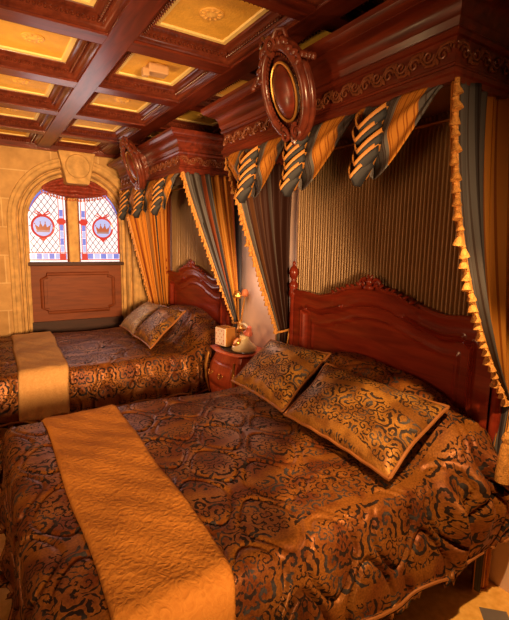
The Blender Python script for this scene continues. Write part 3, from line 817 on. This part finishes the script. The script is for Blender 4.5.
    for sg in (-1, 1):
        for q in range(5):
            a = PI/2-sg*(.35+.20*q)
            p = T((.165+.01*(q % 2))*math.cos(a), (.228+.012*(q % 2))*math.sin(a), .012)
            m.blob(p, .015, .018, .032, 8, tilt @ Matrix.Rotation(sg*(.5+.3*q), 3, 'X'))
        for q in range(4):
            p = T(sg*(.185+.022*q), .115-.010*q, .0); m.blob(p, .013, .017, .024-.003*q, 8, tilt @ Matrix.Rotation(sg*(1.0+.3*q), 3, 'X'))
        m.tube([T(sg*.03, .235, .02), T(sg*.06, .262, .01), T(sg*.095, .25, .0), T(sg*.10, .215, 0), T(sg*.075, .205, .01)], [.010, .012, .012, .010, .006], 8)
    loc(m).build('scroll_ornament', 'carved', crest)
    tag(c, label, 'bed canopy', 'carved canopies above the beds')
    return c
NC0, NC1 = 1.035, 2.79
FC0, FC1 = 3.56, 5.33
make_canopy(NC0, NC1, 'carved mahogany canopy above the nearer bed with large oval crest')
make_canopy(FC0, FC1, 'carved mahogany canopy above the farther bed beside the window arch')

# ---- pleated backdrop behind each headboard
def backdrop(y0, y1, label):
    t = empty('pleated_backdrop', (2.11, (y0+y1)/2, .9)); oy = (y0+y1)/2
    W = y1-y0; npl = 62; n = npl*8; zs = [.95, 1.2, 1.5, 1.8, 2.1, 2.3, 2.345, 2.36, 2.385, 2.40]
    rnd = [random.uniform(.85, 1.1) for _ in range(npl+1)]
    jit = [random.uniform(-.3, .3) for _ in range(npl+1)]
    P = []; U = []
    for i in range(n+1):
        u = i/n; k = int(u*npl); y = -W/2+W*u; row = []; ur = []
        for z in zs:
            a = .026*rnd[min(k, npl)]
            if 2.34 < z < 2.37: a *= .35
            ph = 2*PI*u*npl+.25*math.sin(z*1.5+u*20)
            row.append((-a*(1.6*math.sqrt(abs(math.sin(ph/2)))-.8), y, z-.9)); ur.append((u*W, z))
        P.append(row); U.append(ur)
    m = MB(); m.quadgrid(P, U); m.build('pleated_cloth', 'pleat', t, angle=180)
    m = MB(); m.tube([(-.022, -W/2, 1.455), (-.022, W/2, 1.455)], .009, 8); m.build('rod', 'rod', t)
    tag(t, label, 'curtain', 'pleated cloths behind the headboards')
backdrop(1.10, 2.70, 'brown pleated cloth hanging behind the headboard of the nearer bed')
backdrop(3.74, 5.28, 'brown pleated cloth behind the headboard of the farther bed')
# wood liner strips between backdrop and wall inside canopies
# ---- side curtains
def tassel_mesh(s=1.0):
    m = MB()
    m.lathe([(0, .006), (.006, .004), (.007, -.003), (.011, -.010), (.008, -.016), (.010, -.020), (.017, -.040), (.019, -.048), (.012, -.050), (0, -.046)], (0, 0, 0), 10)
    m.v = [(a*s, b*s, c*s) for a, b, c in m.v]
    return m
def make_curtain(yp, zt, x_top, x_tie, z_tie, p, out, mat, ntas, tsize, label, folds=6, depth=.05, back=2.105, tasside=-1, tie=True):
    """yp plane of the curtain, leading edge curve from (x_top, zt) to (x_tie, z_tie)"""
    t = empty('bed_curtain', (back, yp, 0))
    nu, nv = 90, 60; P = []; U = []
    def lead(v): return x_top+(x_tie-x_top)*v**p
    def bk(v): return back+.0*v-.012*v
    for i in range(nu+1):
        u = i/nu; row = []; ur = []
        for j in range(nv+1):
            v = j/nv
            z = zt+(z_tie-zt)*v+.06*math.sin(PI*v)*u*0
            xl, xb = lead(v), bk(v)
            # cloth gathers toward the tie
            uu = u**(1+.15*v)
            x = xl+(xb-xl)*uu
            wdt = max(xb-xl, .05)
            a = depth*(.55+.45*v)*(1-.35*v)
            y = a*math.sin(u*folds*2*PI+.6*v+1.2*math.sin(u*9))*(0.35+.65*min(1, u*6))+.010*math.sin(u*folds*5.3*PI+v*3)
            y += -tasside*0
            row.append((x-back, y+out*.02*math.sin(PI*v), z)); ur.append((u, v))
        P.append(row); U.append(ur)
    m = MB(); m.quadgrid(P, U)
    # tail below the tie
    P2 = []; U2 = []
    for i in range(nu+1):
        u = i/nu; row = []; ur = []
        last = P[i][-1]
        for j in range(21):
            v = j/20; z = z_tie*(1-v)+.02*v
            x = last[0]*(1-v)+(-.13+.12*u)*v if x_tie < 2.05 else last[0]-(.10*(1-u))*min(1, v*1.5)
            row.append((x, last[1]*(1-.2*v), z)); ur.append((u, 1+v))
        P2.append(row); U2.append(ur)
    m.quadgrid(P2, U2)
    cl = m.build('drape', mat, t, angle=180); md = cl.modifiers.new('solid', 'SOLIDIFY'); md.thickness = .004
    # braid along the leading edge and its tassels
    edge = [Vector(P[0][j]) for j in range(nv+1)]
    m = MB(); m.tube([e+Vector((.012, tasside*.010, 0)) for e in edge], .012, 7); br = m.build('edge_braid', 'gold_cord', t)
    proto = None
    # arc length stations
    ds = [0]
    for a, b in zip(edge, edge[1:]): ds.append(ds[-1]+(b-a).length)
    for k in range(ntas):
        s = ds[-1]*(k+.5)/ntas; j = max(i for i in range(len(ds)) if ds[i] <= s); j = min(j, nv-1)
        f = (s-ds[j])/(ds[j+1]-ds[j]); pnt = edge[j].lerp(edge[j+1], f)
        if proto is None: proto = tassel_mesh(tsize).build('tassel', 'tassel', t); o = proto
        else: o = cp(proto, t)
        o.location = pnt+Vector((-.008-(.007 if k % 2 else 0), tasside*.022, .008)); o.rotation_euler = (tasside*.1, .15+random.uniform(-.12, .12)*1.2, random.uniform(0, 3))
        sc = random.uniform(.88, 1.12); o.scale = (sc, sc, sc)
    # tie band
    if tie:
        m = MB(); cz = z_tie; r = .055
        hw = (back-x_tie)/2+.012; m.tube([(-hw+.012+hw*math.cos(a), .045*math.sin(a), cz-.0+.015*math.cos(a)) for a in [2*PI*i/24 for i in range(24)]], .009, 7, close=True)
        m.build('tie_cord', 'gold_cord', t)
        m = MB(); h = .001
        tx, ty = (-.17, -.105) if yp < 2 else (-.080, tasside*.075)
        m.lathe([(0, .03), (.012, .028), (.020, .012), (.024, -.004), (.018, -.02), (.022, -.03), (.026, -.06), (.034, -.16), (.035, -.20), (.028, -.205), (0, -.2)], (tx, ty, cz-.13), 14)
        m.tube([(tx, ty, cz-.10), (tx*.8, ty*.9, cz-.03), (-.04, tasside*.045, cz+.01)], .006, 6)
        m.build('tie_tassel', 'tassel', t)
    tag(t, label, 'curtain', 'striped bed curtains tied back at the wall')
    return t
make_curtain(1.045, 2.31, 1.495, 2.075, 1.0, 2.15, -1, 'curtain_near', 30, 1.0, 'grey and gold striped curtain with tassels at the near side of the nearer bed', 3, .035)
make_curtain(2.775, 2.31, 1.50, 1.97, 1.04, 1.0, 1, 'curtain_in', 34, .95, 'tasselled curtain with dark brown inside at the far side of the nearer bed, behind nightstand', 5, .045)
make_curtain(3.575, 2.31, 1.51, 2.04, .98, 1.15, -1, 'curtain_out', 42, .75, 'grey and gold striped tasselled curtain at the near side of the farther bed', 7, .05)
make_curtain(5.30, 2.31, 1.46, 1.82, .92, .9, 1, 'curtain_gold', 40, .6, 'gold curtain gathered at the far side of the farther bed beside the window arch', 6, .045)

# ---- swag valances
def make_valance(y0, y1, units, label, dz=.30):
    t = empty('swag_valance', (CF+.02, (y0+y1)/2, 2.31)); oy = (y0+y1)/2; X0 = .0
    for (yc, yn, yf) in units:
        # swag towards the near side of the cascade, a shorter one to the far side
        for (ye, full) in ((yn, 1), (yf, 0)):
            m = MB(); P = []; U = []; W = ye-yc; n = 34
            for i in range(n+1):
                u = i/n; row = []; ur = []
                D = dz*(1-u**(1.7 if full else 1.3))+.012
                for j in range(25):
                    v = j/24
                    bul = .045*math.sin(PI*u)**.7*math.sin(PI*min(1, v*.75+.1))+.012*math.sin(v*PI*4+u*3)*(v)
                    row.append((-bul-.008, yc+W*u-oy+.02*math.sin(v*3)*(1-u), -D*v)); ur.append((min(.999, max(0, (u*.95+.12*v) if full else .9*u)), v))
                P.append(row); U.append(ur)
            m.quadgrid(P, U); s = m.build('swag', 'swag', t, angle=180); md = s.modifiers.new('solid', 'SOLIDIFY'); md.thickness = .004
        # cascade of stacked folds
        m = MB(); g = MB()
        for k in range(5):
            z0 = .0-.050*k; wd = .078-.006*k; o = -.040-.006*k
            P = []; Q = []
            for i in range(17):
                a = i/16*2-1
                yy = yc-oy+.012*math.sin(k*2)+wd*a; zz = z0-.088*(1-abs(a)**1.25)
                dep = .075*(1-a*a)
                P.append([(o-dep-.002, yy, zz-.034), (o-dep*.85, yy, zz-.044), (o-dep*.70, yy, zz-.062), (o+.01-dep*.3, yy, zz-.062)])
                Q.append([(o-dep, yy, zz-.012), (o-dep-.007, yy, zz-.020), (o-dep-.002, yy, zz-.034), (o+.02, yy, zz-.030)])
            m.quadgrid(P); g.quadgrid(Q, [[(.60+.02*j, i/16) for j in range(4)] for i in range(17)])
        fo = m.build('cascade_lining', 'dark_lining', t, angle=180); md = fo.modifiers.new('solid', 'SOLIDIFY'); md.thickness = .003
        go = g.build('cascade_fold', 'cascade', t, angle=180); md = go.modifiers.new('solid', 'SOLIDIFY'); md.thickness = .004
    tag(t, label, 'valance', 'swagged valances under the canopies')
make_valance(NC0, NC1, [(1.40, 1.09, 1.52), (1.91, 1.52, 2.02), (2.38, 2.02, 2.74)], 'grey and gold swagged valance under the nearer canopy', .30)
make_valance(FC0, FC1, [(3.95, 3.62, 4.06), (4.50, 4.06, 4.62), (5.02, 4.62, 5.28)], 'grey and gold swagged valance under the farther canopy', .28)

# ------------------------------------------------------------------ nightstand
NX, NY, NZ = 1.76, 3.25, .795
t = empty('nightstand', (1.92, NY, 0)); 
def nsloc(m): m.v = [(a-1.92, b-NY, c) for a, b, c in m.v]; return m
rows = []
for (z, ex) in ((.22, .0), (.30, .015), (.42, .045), (.55, .055), (.66, .03), (.72, .0), (.765, -.012)):
    row = []
    for i in range(17):
        a = i/16; yy = NY+.23*(1 - 2*a); bow = .035*math.cos((a-.5)*PI)
        row.append((NX+.02-ex-bow+(.012 if i in (0, 16) else 0), yy+(ex*.4 if a < .5 else -ex*.4)*0+(1-2*a)*ex*.5, z))
    row += [(2.10, NY-.23, z), (2.10, NY+.23, z)]
    rows.append(row)
m = MB(); m.quadgrid(rows, closev=True); m.f.append(tuple(range(len(m.v)-19, len(m.v)))); nsloc(m).build('body', 'night', t, angle=50)
m = MB(); pts = [(NX-.01-.045*math.cos((i/16-.5)*PI), NY+.255*(1-2*i/16), NZ-.03) for i in range(17)]+[(2.11, NY-.255, NZ-.03), (2.11, NY+.255, NZ-.03)]
m.poly_prism([(a, b_, c+.012) for a, b_, c in pts], (0, 0, .018)); b = nsloc(m).build('top', 'night', t, smooth=False); md = b.modifiers.new('bevel', 'BEVEL'); md.width = .008; md.segments = 3
for z0, z1 in ((.26, .47), (.49, .70)):
    m = MB(); P = []
    for i in range(13):
        a = i/12; yy = NY+.19*(1-2*a); row = []
        for j in range(7):
            z = z0+(z1-z0)*j/6
            ex = np.interp(z, [.22, .30, .42, .55, .66, .72], [0, .015, .045, .055, .03, 0])
            row.append((NX+.012-ex-.035*math.cos((a*.82+.09-.5)*PI), yy, z))
        P.append(row)
    m.quadgrid(P); d = nsloc(m).build('drawer', 'night', t, angle=60); d.modifiers.new('solid', 'SOLIDIFY').thickness = .012
    for sy in (-.09, .09):
        m = MB(); zc = (z0+z1)/2; ex = np.interp(zc, [.22, .42, .55, .72], [0, .045, .055, 0]); xx = NX-.045-ex
        m.tube([(xx, NY+sy-.03, zc+.01), (xx-.012, NY+sy-.02, zc-.012), (xx-.014, NY+sy, zc-.02), (xx-.012, NY+sy+.02, zc-.012), (xx, NY+sy+.03, zc+.01)], .005, 6)
        m.blob((xx, NY+sy-.03, zc+.01), .008, .012, .012, 8); m.blob((xx, NY+sy+.03, zc+.01), .008, .012, .012, 8)
        nsloc(m).build('handle', 'gilt', d)
m = MB()
for sy in (-1, 1):
    m = MB(); m.tube([(NX-.035, NY+sy*.235, .74), (NX-.055, NY+sy*.25, .62), (NX-.05, NY+sy*.255, .5), (NX-.02, NY+sy*.245, .36)], [.010, .014, .010, .005], 7)
    nsloc(m).build('gilt_mount', 'gilt', t)
for sx, sy in ((NX+.03, -.2), (NX+.03, .2), (2.07, -.2), (2.07, .2)):
    m = MB(); s = -1 if sx < 1.9 else 0
    m.tube([(sx, NY+sy, .26), (sx+s*.02, NY+sy, .18), (sx+s*.005, NY+sy, .08), (sx+s*.025, NY+sy, .0)], [.028, .02, .013, .018], 10)
    nsloc(m).build('leg', 'night', t)
tag(t, 'small red bombe nightstand between the two beds', 'nightstand')

def place(root, loc, rz=0):
    root.location = loc; root.rotation_euler = (0, 0, rz)
# tray
m = MB(); m.lathe([(0, .004), (.9, .004), (1, .012), (1.02, .010), (.98, 0), (0, 0)], (0, 0, 0), 32)
m.v = [(a*.13, b*.21, c) for a, b, c in m.v]
o = m.build('tray', 'glassy'); o.location = (1.885, 3.24, NZ+.001); tag(o, 'dark oval tray on top of the red nightstand', 'tray')
# white faced box
t = empty('tissue_box'); 
m = MB(); m.box(-.04, .05, -.065, .065, 0, .135); b = m.build('case', 'gilt', t, smooth=False); md = b.modifiers.new('bevel', 'BEVEL'); md.width = .005; md.segments = 2
m = MB(); m.box(-.047, -.040, -.060, .060, .006, .129); fc = m.build('front_panel', 'white_face', t, smooth=False)
m = MB()
for i in range(5):
    for j in range(5):
        if (i+j) % 2: m.blob((-.048, -.044+.022*i, .022+.022*j), .002, .006, .006, 6)
m.tube([(-.048, -.05, .016), (-.048, .05, .016), (-.048, .05, .119), (-.048, -.05, .119)], .0018, 5, close=True)
m.build('printed_pattern', 'pink_print', fc)
m = MB(); m.blob((.005, 0, .138), .03, .045, .006, 12); m.build('lid', 'gilt', t)
t.scale = (1.2, 1.2, 1.25); place(t, (1.84, 3.385, NZ+.013), math.radians(8)); tag(t, 'small white-fronted patterned box with gold sides on the nightstand', 'box')
# telephone
t = empty('telephone')
m = MB(); m.lathe([(0, 0), (.088, 0), (.092, .012), (.085, .03), (.055, .055), (.038, .075), (.034, .10), (.036, .105), (0, .11)], (0, 0, 0), 28); body = m.build('base', 'cream_enamel', t)
m = MB(); tl = Matrix.Rotation(math.radians(-55), 3, 'Y'); m.lathe([(0, .014), (.012, .014), (.030, .010), (.036, 0), (.036, -.012)], (-.058, 0, .06), 20, tl); dial = m.build('dial', 'gilt', body)
m = MB()
for i in range(9):
    a = 2*PI*i/10; m.blob(Vector((-.058, 0, .06))+tl @ Vector((.024*math.cos(a), .024*math.sin(a), .012)), .0045, .0045, .003, 6)
m.build('finger_hole', 'rose', dial)
m = MB()
for sy in (-1, 1):
    m.tube([(0, sy*.01, .10), (0, sy*.045, .125), (0, sy*.055, .15), (0, sy*.05, .165)], .006, 6); m.tube([(0, sy*.045, .13), (.03, sy*.048, .15)], .005, 6)
m.build('cradle', 'gilt', t)
m = MB(); m.tube([(0, -.085, .165), (0, -.05, .18), (0, 0, .186), (0, .05, .18), (0, .085, .165)], [.012, .010, .011, .010, .012], 10)
hs = m.build('handset', 'cream_enamel', t)
for sy in (-1, 1):
    m = MB(); ax = Matrix.Rotation(sy*math.radians(-28)+PI, 3, 'X')
    m.lathe([(0, -.02), (.015, -.018), (.018, 0), (.022, .02), (.033, .035), (.034, .042), (.028, .044), (0, .040)], (0, sy*.09, .168), 18, ax)
    m.build('earpiece' if sy > 0 else 'mouthpiece', 'rose' if sy < 0 else 'gilt', hs)
t.scale = (1.2, 1.2, 1.2); place(t, (1.90, 3.15, NZ+.013), math.radians(-10)); tag(t, 'cream and gold old-fashioned telephone on the nightstand', 'telephone')
# gold candlestick-like stems
t = empty('gilt_stem_ornament')
m = MB(); m.lathe([(0, 0), (.035, 0), (.036, .008), (.012, .02), (.008, .05), (.014, .07), (.008, .09), (0, .09)], (0, 0, 0), 16); m.build('base', 'gilt', t)
for (tx, ty, tz, mat) in ((-.015, .005, .43, 'gilt'), (.02, -.065, .455, 'rust_cord')):
    m = MB(); m.tube([(0, 0, .08), (tx*.3, ty*.3, .2), (tx*.7, ty*.7, .33), (tx, ty, tz)], .007, 7); s = m.build('stem', 'gilt', t)
    m = MB(); m.blob((tx, ty, tz+.02), .032, .032, .038, 12)
    for i in range(8):
        a = 2*PI*i/8; m.blob((tx+.022*math.cos(a), ty+.022*math.sin(a), tz+.012), .012, .012, .024, 8)
    m.build('bud', mat, s)
place(t, (2.03, 3.46, NZ+.001)); tag(t, 'pair of long gold stems with round heads behind the patterned box on the nightstand', 'ornament')
